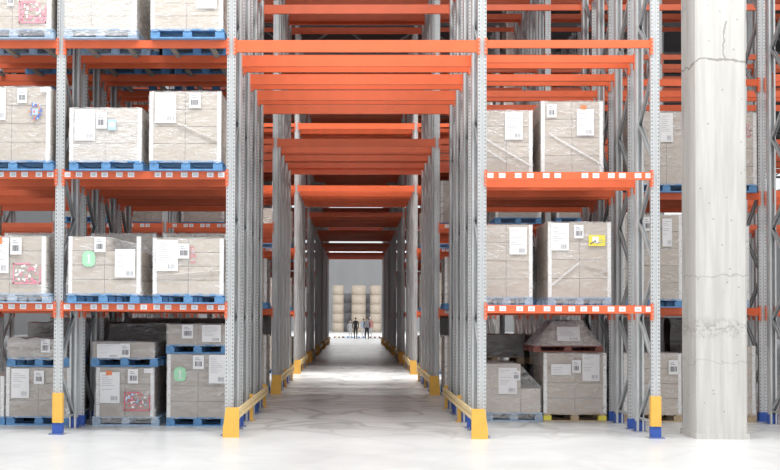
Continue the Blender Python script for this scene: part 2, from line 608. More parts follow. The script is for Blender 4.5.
stickers = [sticker_mesh(v) for v in range(4)]
foot_mesh = MB().box(-PW / 2 - 0.012, PW / 2 + 0.012, -0.012, 0.09, 0.012, 0.18, 'blue').mesh('foot_cover')
b = MB().box(-0.13, 0.13, -0.06, 0.15, 0, 0.010, 'steel')
b.box(-0.13, 0.13, -0.062, -0.06, 0, 0.010, 'blue')
for sx in (-0.105, 0.105):
    b.cyl(sx, -0.02, 0.010, 0.028, 0.014, 8, 'dark_steel')
plate_mesh = b.mesh('base_plate')
b = MB()
w = PW / 2 + 0.012
b.prism([(-w, -0.018), (-w + 0.03, -0.03), (w - 0.03, -0.03), (w, -0.018), (w, 0.08), (w - 0.01, 0.08), (w - 0.01, 0.0), (-w + 0.01, 0.0), (-w + 0.01, 0.08), (-w, 0.08)], 0.19, 0.67, 'yellow')
sleeve_mesh = b.mesh('column_guard')
bar_mesh = MB().box(-0.04, 0.04, 0.04, FD - 0.05, -0.045, -0.002, 'dull_wood').mesh('support_bar')

posts_f, posts_b = {}, {}


def get_post(h, back):
    dct = posts_b if back else posts_f
    if h not in dct:
        dct[h] = post_mesh(h, back)
    return dct[h]


brace_cache = {}
PANEL = 0.825


def brace_nodes(top):
    """zig-zag in the frame's depth: front node, back node, ..."""
    yf, yb = PD * 0.55, FD - PD * 0.55
    pts = []
    z = 0.26
    k = 0
    while z < top:
        pts.append((0.0, yb if k % 2 == 0 else yf, z))
        z += PANEL
        k += 1
    return pts


def frame(root, X, top, detail, sleeve=False, feet=True):
    f = put(get_post(top, False), 'post', root, (X, 0, 0))
    r = put(get_post(top, True), 'post', root, (X, FD, 0))
    if feet:
        for o, s in ((f, 1), (r, -1)):
            put(foot_mesh, 'foot_cover', o).scale = (1, s, 1)
            put(plate_mesh, 'base_plate', o).scale = (1, s, 1)
    if sleeve:
        put(sleeve_mesh, 'column_guard', f)['label'] = 'yellow impact guard sleeve'
    pts = brace_nodes(top)
    if detail:
        k = ('h',)
        if k not in brace_cache:
            brace_cache[k] = MB().bar((0, PD * 0.5, 0.24), (0, FD - PD * 0.5, 0.24), 0.05, 0.03, 'steel').mesh('brace')
        put(brace_cache[k], 'brace', root, (X, 0, 0))
        for p, q in zip(pts, pts[1:]):
            k = (round(p[2], 3))
            if k not in brace_cache:
                brace_cache[k] = brace_mesh(p, q).mesh('brace')
            put(brace_cache[k], 'brace', root, (X, 0, 0))
    else:
        k = ('all', top)
        if k not in brace_cache:
            b = MB()
            for p, q in zip(pts, pts[1:]):
                b.bar(p, q, 0.06, 0.055, 'steel')
            brace_cache[k] = b.mesh('bracing')
        put(brace_cache[k], 'bracing', root, (X, 0, 0))


def beam(root, x0, x1, lv, plane, tunnel=False, detail=False, labels=None):
    xm = (x0 + x1) / 2
    y = -0.014 if plane == 0 else FD - 0.036
    if detail:
        o = put(beam_tun_plain if tunnel else beam_side_plain, 'beam', root, (xm, y, LV[lv]))
        for s in (-1, 1):
            put(conn_mesh['tun' if tunnel else 'side', s], 'connector', o)
    else:
        o = put(beam_tun if tunnel else beam_side, 'beam', root, (xm, y, LV[lv]))
    for k, lx in enumerate(labels or ()):
        put(stickers[k % 4], 'barcode_label', o, (lx - xm, -0.005, -0.058))
    return o


FR_L = [-A - BAY * k for k in range(5)]
FR_R = [A + BAY * k for k in range(5)]
ORD = ['first', 'second', 'third', 'fourth', 'fifth', 'sixth', 'seventh']
ROWW = ['front', 'second', 'third', 'back']


def sticker_xs(us, v, Y):
    return [at(u, v, Y)[0] for u in us]


ST = {}
us_l2 = [67.5, 79.3, 94, 105, 119.6, 131.3, 158.1, 169.5, 184.4, 195.5, 210.4, 221.5]
us_l1 = [67.3, 78.7, 94, 105.5, 120.3, 131.5, 144, 157, 168.3, 183.3, 194.7, 210.3, 221.5]
ST['L', 2] = sticker_xs(us_l2, 175, 0)
ST['L', 1] = sticker_xs(us_l1, 306, 0)
ST['LL', 2] = sticker_xs([-40, -25, -11, 1, 13.4, 25, 39.3, 50.6], 175, 0)
ST['LL', 1] = sticker_xs([-40, -25, -11, 0, 12, 23.5, 39, 50], 306, 0)
ST['R', 2] = sticker_xs([490, 502, 518, 530, 546, 557.5, 584.7, 595.7, 611, 622, 637.7, 648.5], 175, 0)
ST['R', 1] = sticker_xs([491, 502.6, 519.5, 531.3, 546.8, 558.3, 571.5, 583.5, 595.4, 610.7, 622, 637.7, 648.8], 308, 0)

for ri, ry in enumerate(RACK_Y):
    for row in range(4):
        y = ry + PITCH * row
        if ri == 0:
            lab = ['nearest orange and grey pallet rack row with barcode stickers along its beams',
                   'second pallet rack row, close behind the nearest one, over the left floor pallets',
                   'third pallet rack row of the nearest block, running on behind the concrete column',
                   'rearmost pallet rack row of the nearest block, facing the first cross aisle'][row]
        else:
            lab = f'{ROWW[row]} row of the {ORD[ri]} pallet rack block along the tunnel'
        root = thing('pallet_rack', lab, 'pallet rack', (0, y, 0), 'orange and grey pallet rack rows')
        det = ri == 0
        if ri == 0:
            top = 9.3
            left, right = FR_L[:3], FR_R[:4]
        else:
            top = 11.9
            left, right = (FR_L[:5], FR_R[:5]) if ri < 2 else ((FR_L[:4], FR_R[:4]) if ri < 5 else (FR_L[:2], FR_R[:3]))
        for X in left:
            frame(root, X, top, det, sleeve=(ri == 0 and row == 0 and X < -A - 0.1), feet=(ri == 0 or X > -A - 0.1))
        for k, X in enumerate(right):
            frame(root, X, top, det, sleeve=(ri == 0 and row == 0 and k > 0), feet=(ri == 0 or k == 0))
        # tunnel beams
        for lv in ((3,) if (ri == 0 and row < 2) else (3, 4) if ri == 0 else (3, 4, 5)):
            for pl in (0, 1):
                beam(root, -A, A, lv, pl, True, det)
        for k, (xa, xb) in enumerate(zip(left, left[1:])):
            lvs = (1, 2, 3) if (ri == 0 and row < 2) else (1, 2, 3, 4) if ri == 0 else (1, 2, 3, 4, 5) if (ri == 1 or k == 0) else (2, 3, 4, 5)
            for lv in lvs:
                for pl in (0, 1):
                    lb = None
                    if ri == 0 and row == 0 and pl == 0:
                        lb = ST.get(('L' if k == 0 else 'LL', lv))
                    if ri in (1, 2) and row == 0 and pl == 0 and lv in (1, 2) and k < 2:
                        lb = [xb + 0.25 + 0.21 * j + 0.07 * (j % 2) for j in range(11)]
                    beam(root, xb, xa, lv, pl, False, det, lb)
        for k, (xa, xb) in enumerate(zip(right, right[1:])):
            if ri == 0 and row < 2 and k == 1:
                continue
            lvs = (1, 2, 3) if (ri == 0 and row < 2) else (1, 2, 3, 4) if ri == 0 else (1, 2, 3, 4, 5) if (ri == 1 or k == 0) else (2, 3, 4, 5)
            for lv in lvs:
                for pl in (0, 1):
                    lb = None
                    if ri == 0 and row == 0 and pl == 0 and k == 0:
                        lb = ST.get(('R', lv))
                    if ri in (1, 2) and row == 0 and pl == 0 and lv in (1, 2) and k < 2:
                        lb = [xa + 0.25 + 0.21 * j + 0.07 * (j % 2) for j in range(11)]
                    beam(root, xa, xb, lv, pl, False, det, lb)
        if ri == 0 and row < 3:
            for xa, xb in zip(left, left[1:]):
                for t in (0.13, 0.37, 0.63, 0.87):
                    put(bar_mesh, 'support_bar', root, (xb + (xa - xb) * t, 0, LV[3]))

# yellow rack-end guards at the tunnel's edge
for ri, ry in enumerate(RACK_Y):
    for s, side in ((-1, 'left'), (1, 'right')):
        where = ['at the near mouth of the tunnel', 'at the second rack block', 'at the third rack block', 'at the fourth rack block', 'at the fifth rack block', 'at the sixth rack block', 'at the far end of the tunnel'][ri]
        g = thing('rack_guard', f'yellow guard with timber rails, {side} side, {where}', 'rack guard', (s * A, ry - 0.3, 0), 'yellow guards along the tunnel')
        # end plate: upright inner edge, battered outer edge
        i = -s * 0.195
        pr = [(i, 0.0), (s * 0.065, 0.0), (s * 0.06, 0.17), (s * 0.015, 0.475), (i, 0.475)]
        if s < 0:
            pr = pr[::-1]
        MB().xprism(pr, 0.0, 0.05, 'yellow').build('end_plate', g)
        xi = -s * 0.172
        L = 3 * PITCH + FD + 0.42
        for z in (0.335, 0.42):
            MB().box(xi - 0.022, xi + 0.022, 0.05, L, z - 0.034, z + 0.034, 'rail').build('rail', g)
        for y in (L * 0.48, L - 0.10):
            b = MB().box(xi + s * 0.0225, xi + s * 0.085, y, y + 0.10, 0.0, 0.49, 'yellow')
            b.box(xi - 0.02, xi + 0.02, y - 0.03, y + 0.13, 0.0, 0.008, 'yellow')
            b.build('guard_post', g)

# ------------------------------------------------------------------ pallets and loads


def pallet_mb(w, d, hh, key):
    """block pallet: parts returned as separate meshes"""
    t = 0.022
    parts = []
    x0, x1 = -w / 2, w / 2
    b = MB()
    n = 7
    bw = w / (n + (n - 1) * 0.25)
    # top boards run along the depth-wise stringers: boards along x
    m = 6
    bd = d / (m + (m - 1) * 0.3)
    for k in range(m):
        y0 = k * bd * 1.3
        b.box(x0, x1, y0, min(d, y0 + bd), hh - t, hh, key)
    parts.append(('deck', b))
    b = MB()
    for xc in (x0 + 0.07, 0, x1 - 0.07):
        b.box(xc - 0.05, xc + 0.05, 0, d, hh - 2 * t, hh - t, key)
    parts.append(('stringer_boards', b))
    for xc in (x0 + 0.0725, 0.0, x1 - 0.0725):
        for yc in (0.07, d / 2, d - 0.07):
            b = MB().box(xc - 0.0725, xc + 0.0725, yc - 0.06, yc + 0.06, t, hh - 2 * t, key)
            parts.append(('block', b))
    b = MB()
    for y0 in (0.0, d / 2 - 0.06, d - 0.13):
        b.box(x0, x1, y0, y0 + 0.12, 0, t, key)
    parts.append(('base_boards', b))
    return parts


pal_cache = {}


def pallet(X0, X1, Y0, Z, d, key, label, group, hh=0.155, simple=False):
    w = X1 - X0
    root = thing('pallet', label, 'pallet', ((X0 + X1) / 2, Y0, Z), group)
    k = (round(w, 2), d, hh, key, simple)
    if k not in pal_cache:
        ps = pallet_mb(round(w, 2), d, hh, key)
        if simple:
            b = MB()
            i = b.m(key)
            for _, q in ps:
                n = len(b.v)
                b.v += q.v
                b.f += [tuple(n + j for j in f) for f in q.f]
                b.mi += [i] * len(q.f)
            ps = [('deck', b)]
        pal_cache[k] = [(nm, q.mesh(nm)) for nm, q in ps]
    for nm, me in pal_cache[k]:
        put(me, nm, root)
    return root


def film_mesh(w, d, z0, ztop, key, seed, e=0.014, wob=0.006, flare=0.0):
    """loose shell over a load (local: x centred, y 0..d, z from z0); ztop(u) gives the height across"""
    rnd = random.Random(seed)
    nx, ny, nz = 12, 10, 12
    b = MB()
    i = b.m(key)

    def grid(fn, a, c):
        k = len(b.v)
        for q in range(c + 1):
            for p in range(a + 1):
                b.v.append(fn(p / a, q / c))
        for q in range(c):
            for p in range(a):
                s = k + q * (a + 1) + p
                b.f.append((s, s + 1, s + a + 2, s + a + 1))
                b.mi.append(i)
    jit = {}

    def j(x, y, z):
        kk = (round(x, 3), round(y, 3), round(z, 3))
        if kk not in jit:
            jit[kk] = (rnd.uniform(-wob, wob), rnd.uniform(-wob, wob), rnd.uniform(-wob, wob))
        a = jit[kk]
        return (x + a[0], y + a[1], z + a[2])

    def zt(u):
        return ztop(u) + e

    def xs(u, v):
        fl = flare * (1 - v) ** 2
        return -w / 2 - e - fl + (w + 2 * e + 2 * fl) * u
    grid(lambda u, v: j(xs(u, v), -e, z0 + (zt(u) - z0) * v), nx, nz)
    grid(lambda u, v: j(xs(1 - u, v), d + e, z0 + (zt(1 - u) - z0) * v), nx, nz)
    grid(lambda u, v: j(xs(1, v), -e + (d + 2 * e) * u, z0 + (zt(1) - z0) * v), ny, nz)
    grid(lambda u, v: j(xs(0, v), d + e - (d + 2 * e) * u, z0 + (zt(0) - z0) * v), ny, nz)
    grid(lambda u, v: j(xs(u, 1), -e + (d + 2 * e) * v, zt(u)), nx, ny)
    me = b.mesh('stretch_film')
    me.polygons.foreach_set('use_smooth', [True] * len(me.polygons))
    return me


def doc_part(root, ox, kind, u0, v0, u1, v1, Yf, seed):
    xa, za = at(u0, v0, Yf)
    xb, zb = at(u1, v1, Yf)
    w, hh = xb - xa, za - zb
    b = MB()
    rnd = random.Random(seed)
    oz = root.location.z

    def R(x0, x1, z0, z1, key, lift=0.0):
        b.box(x0 * w, x1 * w, -0.002 - lift, -lift if lift else 0.0, z0 * hh, z1 * hh, key)
    name = 'delivery_note'
    if kind == 'doc':
        R(0, 1, 0, 1, 'paper')
        for k in range(9):
            if rnd.random() < 0.75:
                z = 0.9 - k * 0.065
                R(0.1, 0.1 + rnd.uniform(0.25, 0.75), z - 0.012, z, 'ink', 0.0022)
        R(0.55, 0.9, 0.06, 0.07, 'ink', 0.0022)
        x = 0.55
        while x < 0.88:
            t = rnd.choice((0.02, 0.03, 0.045))
            R(x, x + t, 0.09, 0.22, 'ink', 0.0022)
            x += t + rnd.choice((0.02, 0.035))
    elif kind == 'label':
        name = 'address_label'
        R(0, 1, 0, 1, 'paper')
        x = 0.2
        while x < 0.8:
            t = rnd.choice((0.05, 0.08, 0.11))
            R(x, min(0.86, x + t), 0.2, 0.55, 'black_ink', 0.0022)
            x += t + rnd.choice((0.04, 0.07))
        R(0.2, 0.7, 0.66, 0.71, 'ink', 0.0022)
        R(0.2, 0.55, 0.78, 0.83, 'ink', 0.0022)
    elif kind == 'white':
        name = 'paper_slip'
        R(0, 1, 0, 1, 'paper')
        for k in range(3):
            R(0.1, 0.1 + rnd.uniform(0.3, 0.6), 0.25 + k * 0.22, 0.28 + k * 0.22, 'ink', 0.0022)
    elif kind in ('pink', 'red'):
        name = 'carton_print'
        key = kind
        R(0, 1, 0.0, 0.07, key)
        R(0, 0.62, 0.93, 1, key)
        R(0, 0.04, 0, 1, key)
        R(0.96, 1, 0, 0.8, key)
        for k in range(46):
            x, z = rnd.uniform(0.04, 0.88), rnd.uniform(0.08, 0.86)
            R(x, min(0.97, x + rnd.uniform(0.03, 0.10)), z, min(0.94, z + rnd.uniform(0.04, 0.16)), rnd.choice((key, key, 'pink', 'pink', 'paper', 'paper', 'sky_ink' if kind == 'red' else 'pink')), 0.0022 + 0.0003 * k)
    elif kind == 'blue':
        name = 'carton_print'
        for k in range(44):
            t = rnd.uniform(0, 6.283)
            r = rnd.uniform(0.22, 0.44)
            x, z = 0.5 + r * math.cos(t), 0.5 + r * math.sin(t)
            R(x - 0.05, x + 0.05, z - 0.04, z + 0.04, rnd.choice(('blue_ink', 'blue_ink', 'blue_ink', 'sky_ink', 'orange_ink')), 0.0003 * k)
        R(0.3, 0.7, 0.35, 0.62, 'sky_ink', 0.02)
        R(0.38, 0.5, 0.42, 0.55, 'red', 0.0215)
    elif kind == 'green':
        name = 'carton_print'
        n = 26
        pr = []
        for t in range(n):
            a_ = 2 * math.pi * t / n
            q = (abs(math.cos(a_)) ** 3.2 + abs(math.sin(a_)) ** 3.2) ** (-1 / 3.2)
            q *= 0.47 if t % 2 else 0.42
            pr.append(((0.5 + q * math.cos(a_)) * w, (0.5 + q * math.sin(a_)) * hh))
        b.xprism(pr, -0.002, 0, 'green')
        R(0.47, 0.56, 0.25, 0.75, 'paper', 0.0022)
        R(0.40, 0.47, 0.62, 0.69, 'paper', 0.0022)
        R(0.38, 0.65, 0.22, 0.28, 'paper', 0.0022)
    elif kind == 'sky':
        name = 'carton_print'
        R(0, 1, 0, 0.8, 'sky_ink')
        R(0.2, 0.8, 0.25, 0.6, 'paper', 0.0022)
    elif kind == 'orange':
        name = 'colour_sticker'
        R(0, 1, 0, 1, 'orange_ink')
    elif kind == 'yellow':
        name = 'colour_sticker'
        R(0, 1, 0, 1, 'yellow_ink')
        R(0.22, 0.6, 0.3, 0.85, 'paper', 0.0022)
        for k in range(5):
            R(0.1 + 0.12 * k, 0.2 + 0.12 * k, 0.15 + 0.1 * (k % 3), 0.3 + 0.1 * (k % 3), rnd.choice(('ink', 'black_ink')), 0.003)
        R(0.66, 0.9, 0.3, 0.36, 'ink', 0.0022)
        R(0.66, 0.85, 0.5, 0.56, 'ink', 0.0022)
    o = b.build(name, root, (xa - ox, Yf - root.location.y, zb - oz))
    o['label'] = {'doc': 'white delivery note sheet', 'label': 'small white label with dark bars', 'white': 'white paper slip', 'pink': 'pink printed panel', 'red': 'red and blue printed panel', 'blue': 'blue printed emblem', 'green': 'green printed blob with a pale 1', 'sky': 'pale blue sticker', 'orange': 'small orange sticker', 'yellow': 'yellow sticker'}[kind]
    return o


seedn = [100]


def load(label, group, X0, X1, Y0, Z0, Z1, d=1.18, rows=4, cols=2, key='kraft', film='film', boards='LR', docs=(), skip=None, ztop=None, simple=False, name='carton_stack', flare=0.0, offs=0.0, wob=0.006, stagger=False, drape=0.0, folds=()):
    seedn[0] += 1
    w, H = X1 - X0, Z1 - Z0
    ox = (X0 + X1) / 2
    root = thing(name, label, 'wrapped cartons' if key != 'dark_goods' else 'wrapped load', (ox, Y0, Z0), group)
    rh = H / rows
    g = 0.004
    merged = MB() if simple else None
    for r in range(rows):
        cs = [-w / 2 + w * k / cols for k in range(cols + 1)]
        if stagger and r % 2 == 1:
            cs = [-w / 2, -w / 2 + w * 0.33, w / 2] if cols == 2 else cs
        elif cols == 2:
            m = -w / 2 + w * (0.5 + offs)
            cs = [-w / 2, m, w / 2]
        for k in range(len(cs) - 1):
            if skip and skip(k, r):
                continue
            for yy in ((0, d / 2), (d / 2, d)):
                b = merged if simple else MB()
                b.box(cs[k] + g, cs[k + 1] - g, yy[0] + g, yy[1] - g, r * rh + 0.0 + (0.0 if r == 0 else g), (r + 1) * rh - g, key)
                if not simple:
                    # tape along the top seam
                    b.build('carton', root)
    if simple:
        merged.build('cartons', root)
    if film:
        zt = ztop or (lambda u: H)
        put(film_mesh(w, d, -drape, zt, film, seedn[0], flare=flare, wob=wob), 'stretch_film', root)
    for s in boards:
        bx = -w / 2 if s == 'L' else w / 2
        sx = 1 if s == 'L' else -1
        b = MB()
        x0, x1 = sorted((bx - sx * 0.006, bx + sx * 0.055))
        b.box(x0, x1, -0.008, 0.0, 0.0, H, 'board')
        x0, x1 = sorted((bx - sx * 0.006, bx))
        b.box(x0, x1, 0.0, 0.06, 0.0, H, 'board')
        b.build('edge_board', root)
    for (ua, va, ub, vb) in folds:
        xa, za = at(ua, va, Y0 - 0.02)
        xb, zb = at(ub, vb, Y0 - 0.02)
        b = MB().bar((xa - ox, -0.03, za - Z0), (xb - ox, -0.03, zb - Z0), 0.035, 0.004, 'film_hazy')
        b.bar((xa - ox, -0.033, za - Z0 + 0.01), (xb - ox, -0.033, zb - Z0), 0.02, 0.004, 'film_hazy')
        b.build('film_fold', root)
    for k, dd in enumerate(docs):
        doc_part(root, ox, *dd, Y0 - 0.022 - 0.006 * k, seedn[0] * 10 + k)
    return root


def px_load(label, short, u0, u1, vt, Y0, lv=None, floor_z=None, pal=None, pal_key='pal_blue', pal_h=0.155, pal_label=None, pgroup='pallets in the nearest racks', group='wrapped carton loads in the nearest racks', plab=None, pd=1.2, pinset=None, **kw):
    """a load whose front face spans u0..u1 and tops out at vt in the plane y=Y0, standing on its pallet"""
    z = LV[lv] if lv is not None else floor_z
    vm = vt + 30
    X0, X1 = at(u0, vm, Y0)[0], at(u1, vm, Y0)[0]
    Zt = at((u0 + u1) / 2, vt, Y0)[1]
    if pal_key:
        pu0, pu1 = pal if pal else (u0 - 1, u1 + 1)
        P0, P1 = at(pu0, vm + 40, Y0)[0], at(pu1, vm + 40, Y0)[0]
        pallet(P0, P1, Y0 - 0.012, z, pd, pal_key, pal_label or f'{ {"pal_blue": "blue wooden pallet", "pal_pale": "faded pale blue pallet", "pal_wood": "bare wooden pallet", "pal_red": "red-brown pallet"}[pal_key]} under {short}', pgroup, hh=pal_h)
        z += pal_h
    kw.setdefault('drape', 0.11 if pal_key == 'pal_pale' else 0.03)
    r = load(label, group, X0, X1, Y0, z, Zt, **kw)
    return r, z, Zt, X0, X1


Y1 = -0.12
GR = 'wrapped carton loads in the nearest racks'
# top shelf, left
px_load('clear-wrapped cartons with a pink printed panel on the top left shelf, cut by the frame', 'the pink-printed cartons on the top left shelf', -26, 50.5, -34, Y1, 3, pal=(-27, 53.5), pal_key='pal_pale', docs=(('pink', 19, 1, 46, 23), ('label', 7, -8, 14, 6)), rows=5)
px_load('hazily wrapped cartons on the top shelf, just right of the left post', 'the hazy top shelf cartons right of the left post', 65.5, 136, -36, Y1, 3, pal=(64, 137), pal_key='pal_pale', film='film_hazy', key='kraft2', boards='R', rows=5, offs=-0.13)
px_load('wrapped cartons with a note at top right, top shelf beside the tunnel', 'the top shelf cartons beside the tunnel', 151.5, 222.5, -36, Y1, 3, pal=(150.7, 224), docs=(('doc', 196, -18, 216.5, 8.3),), rows=5)
# second shelf, left
px_load('wrapped cartons with a blue printed emblem, on the second shelf at the left edge', 'the cartons with the blue emblem', -26, 49.5, 87, Y1, 2, pal=(-27, 52.5), docs=(('doc', -8, 88, 5.5, 120), ('label', 17.5, 88, 27, 103), ('blue', 28.5, 100.5, 42.5, 122.5), ('white', 40, 87.5, 46, 92)), rows=4)
px_load('hazily wrapped cartons with note, label and pale blue sticker, middle of the second shelf', 'the cartons with the pale blue sticker', 70, 141, 108.5, Y1, 2, pal=(69, 142.5), film='film_hazy', key='kraft2', docs=(('doc', 75, 109.5, 95, 140.5), ('label', 96, 112, 106.5, 128.5), ('sky', 108, 117, 116, 130)), rows=3)
px_load('tall wrapped cartons with a big note at top left, second shelf beside the tunnel', 'the tall cartons on the second shelf beside the tunnel', 150, 220.5, 92, Y1, 2, pal=(149.5, 222), pal_key='pal_blue', docs=(('doc', 155, 92.7, 176, 123), ('label', 189, 92.7, 200.5, 108)), folds=((176, 123, 219, 141),), rows=4)
# first shelf, left
px_load('wrapped cartons with a red and pink printed panel, first shelf at the left edge', 'the cartons with the red panel on the first shelf', -26, 45, 236.5, Y1, 1, pal=(-27, 51), pal_key='pal_pale', docs=(('pink', 13, 263, 40.5, 284), ('doc', -8, 237.5, 8.5, 273), ('orange', -3, 236.8, 2.2, 244), ('label', 10.5, 237.5, 21.5, 254.5)), rows=4, flare=0.05)
px_load('wrapped cartons with a green printed blob and film sagging to the right, first shelf', 'the green-marked cartons on the first shelf', 69, 140, 236.5, Y1, 1, pal=(67, 139), docs=(('green', 81.5, 250, 96, 267.5), ('label', 94.5, 237, 105.5, 252), ('doc', 115, 249, 135, 277.5)), rows=4, film='film', ztop=lambda u: 0.905 if u < 0.55 else 0.905 - 0.28 * (u - 0.55), skip=lambda k, r: k == 1 and r == 3, flare=0.03)
px_load('wrapped cartons with two white notes at top left, first shelf beside the tunnel', 'the first shelf cartons beside the tunnel', 153.5, 223, 238.5, Y1, 1, pal=(152.5, 223.5), docs=(('doc', 156.5, 240, 177.7, 271), ('label', 178, 243.5, 189, 258.5), ('red', 190.5, 247, 195, 263)), folds=((156, 276, 222, 270),), rows=4)

# floor pallets, left, standing in the second row
Y2 = 1.42


def stack2(label, short, u0, u1, vt, pal, docs, up, **kw):
    """a floor load with a second pallet and a low load on it"""
    r, z, Zt, X0, X1 = px_load(label, short, u0, u1, vt, Y2, floor_z=0.0, pal=pal, docs=docs, **kw)
    ulabel, ushort, uu0, uu1, uvt, upal, udocs, ukw = up
    px_load(ulabel, ushort, uu0, uu1, uvt, Y2, floor_z=Zt + 0.016, pal=upal, docs=udocs, **ukw)


stack2('wrapped cartons on a floor pallet behind the left yellow-footed post', 'the floor cartons behind the left yellow-footed post', 6.5, 70, 367.5, (6, 71), (('doc', 11.5, 368.5, 29, 398), ('label', 34, 370.5, 44, 384)),
       ('low film-wrapped cartons stacked second on the pile behind the left yellow-footed post', 'the low upper cartons behind the left yellow-footed post', 8, 66, 339, (6.5, 70), (('label', 41, 339.3, 50, 352.5),), dict(rows=2, boards='', key='kraft3', film='film_hazy', wob=0.02)), rows=3, key='kraft3')
stack2('wrapped cartons with red panel and orange dot on the floor right of the left post', 'the floor cartons with the red panel', 96.5, 153.5, 367.5, (92, 159), (('doc', 100, 372, 119.5, 403), ('orange', 106, 370.8, 112, 375.2), ('label', 128, 369, 138, 383.5), ('red', 124, 392, 150, 411), ('white', 144, 368.5, 153, 373)),
       ('low cartons with two notes, stacked second on the pile with the red panel', 'the low upper cartons over the red panel', 92.5, 154.5, 342, (90.5, 157.5), (('doc', 97, 344, 120.5, 358), ('label', 120.5, 343.5, 130, 357.5)), dict(rows=1, boards='', key='kraft3', film='film')), rows=3, pal_key='pal_pale', key='kraft3', flare=0.04)
stack2('wrapped cartons with a green printed blob on the floor beside the tunnel post', 'the green-marked floor cartons', 167.5, 228.5, 354.5, (166, 229), (('green', 173, 366, 186.8, 382.5), ('label', 193, 355.3, 204, 369), ('doc', 209, 354.8, 225.5, 383.5)),
       ('low cartons with label and note, stacked second above the green blob beside the tunnel', 'the low upper cartons above the green blob', 167, 228.5, 324.5, (165.5, 229), (('label', 182, 324.5, 193, 338.5), ('doc', 202, 325, 221, 342)), dict(rows=1, boards='', key='kraft3', film='film')), rows=4, key='kraft3')
px_load('wrapped cartons on the floor at the left border, mostly out of frame', 'the floor cartons at the left border', -52, 3.5, 376, Y2, floor_z=0.0, pal=(-55, 4.5), rows=3, key='kraft3')

# right bay: shelves of the second row
Y2s = 1.30
px_load('wrapped cartons with a tall note, second shelf of the right bay beside the tunnel post', 'the right bay second shelf cartons beside the tunnel post', 480.5, 532, 110.8, Y2s, 2, docs=(('doc', 505, 112, 522.7, 139.6),), pal_key='pal_wood', boards='R', folds=((487, 140, 531, 166), (487, 150, 506, 162)), rows=4, key='kraft')
px_load('taller wrapped cartons with orange dot above a note, second shelf of the right bay', 'the cartons with the orange dot in the right bay', 541.5, 602.5, 101.5, Y2s, 2, docs=(('label', 546.8, 104, 556.5, 117.5), ('doc', 576.8, 109, 594, 135.5), ('orange', 580.8, 105.2, 586.3, 109.3)), pal_key='pal_wood', folds=((549, 134, 601, 164),), rows=4)
px_load('wrapped cartons with one tall note, first shelf of the right bay beside the tunnel post', 'the right bay first shelf cartons beside the tunnel post', 480.5, 532, 224.8, Y2s, 1, docs=(('doc', 509.4, 227.2, 526.8, 254.5),), pal_key='pal_pale', boards='R', rows=4)
px_load('wrapped cartons with a yellow sticker, first shelf of the right bay', 'the cartons with the yellow sticker', 548.5, 610.5, 222.3, Y2s, 1, docs=(('doc', 551, 223, 569, 250.5), ('label', 574, 224.8, 583.5, 238.3), ('yellow', 588.6, 235, 605.2, 246)), pal_key='pal_pale', folds=((552, 285, 580, 262), (582, 264, 608, 272)), rows=4)

# right bay: floor pallets of the third row
Y3 = 2.68
px_load('stepped wrapped cartons on a floor pallet just right of the tunnel', 'the stepped floor cartons right of the tunnel', 486, 540.5, 364, Y3, floor_z=0.0, pal=(485, 543), pal_key='pal_pale', docs=(('doc', 498.5, 367.5, 517, 394), ('label', 512.6, 370.5, 520.2, 380.5)), rows=2, boards='', film='film', key='kraft2',
        skip=lambda k, r: k == 1 and r == 1, ztop=lambda u: 0.905 if u < 0.6 else 0.905 - 1.1 * (u - 0.6), offs=0.14)
r_, zS, ZtS, XS0, XS1 = px_load('wrapped cartons with white edges on a yellow-footed floor pallet, right bay', 'the white-edged floor cartons of the right bay', 544, 606, 353, Y3, floor_z=0.0, pal=(543.5, 606.5), pal_key='pal_wood', pal_label='wooden pallet with a yellow corner under the white-edged floor cartons of the right bay',
        docs=(('doc', 582.3, 354.3, 599.5, 381), ('label', 572, 360, 581, 373), ('white', 551, 364, 571, 375)), rows=4)
p_ = [o for o in bpy.data.objects if o.get('label', '').startswith('wooden pallet with a yellow corner')][0]
for ch in p_.children:
    if ch.name.startswith('block') and abs(ch.data.vertices[0].co.y) < 0.1 and abs(ch.data.vertices[0].co.x) > 0.2:
        ch.data = ch.data.copy()
        ch.data.materials.clear()
        ch.data.materials.append(M['yellow_ink'])
        ch['label'] = 'yellow painted corner block'
# red-brown pallet with a film-covered heap
P0, P1 = at(533, 348, Y3)[0], at(602.5, 348, Y3)[0]
zp = ZtS + 0.016
pallet(P0, P1, Y3 - 0.05, zp, 1.2, 'pal_red', 'red-brown pallet lying on the white-edged cartons in the right bay', 'pallets in the nearest racks', hh=0.12)
hz = at(568, 322, Y3)[1] - (zp + 0.12)
hp = thing('covered_heap', 'film-covered sloping heap on the red-brown pallet in the right bay', 'wrapped load', ((P0 + P1) / 2, Y3 - 0.03, zp + 0.12), GR)
hw = (P1 - P0) / 2


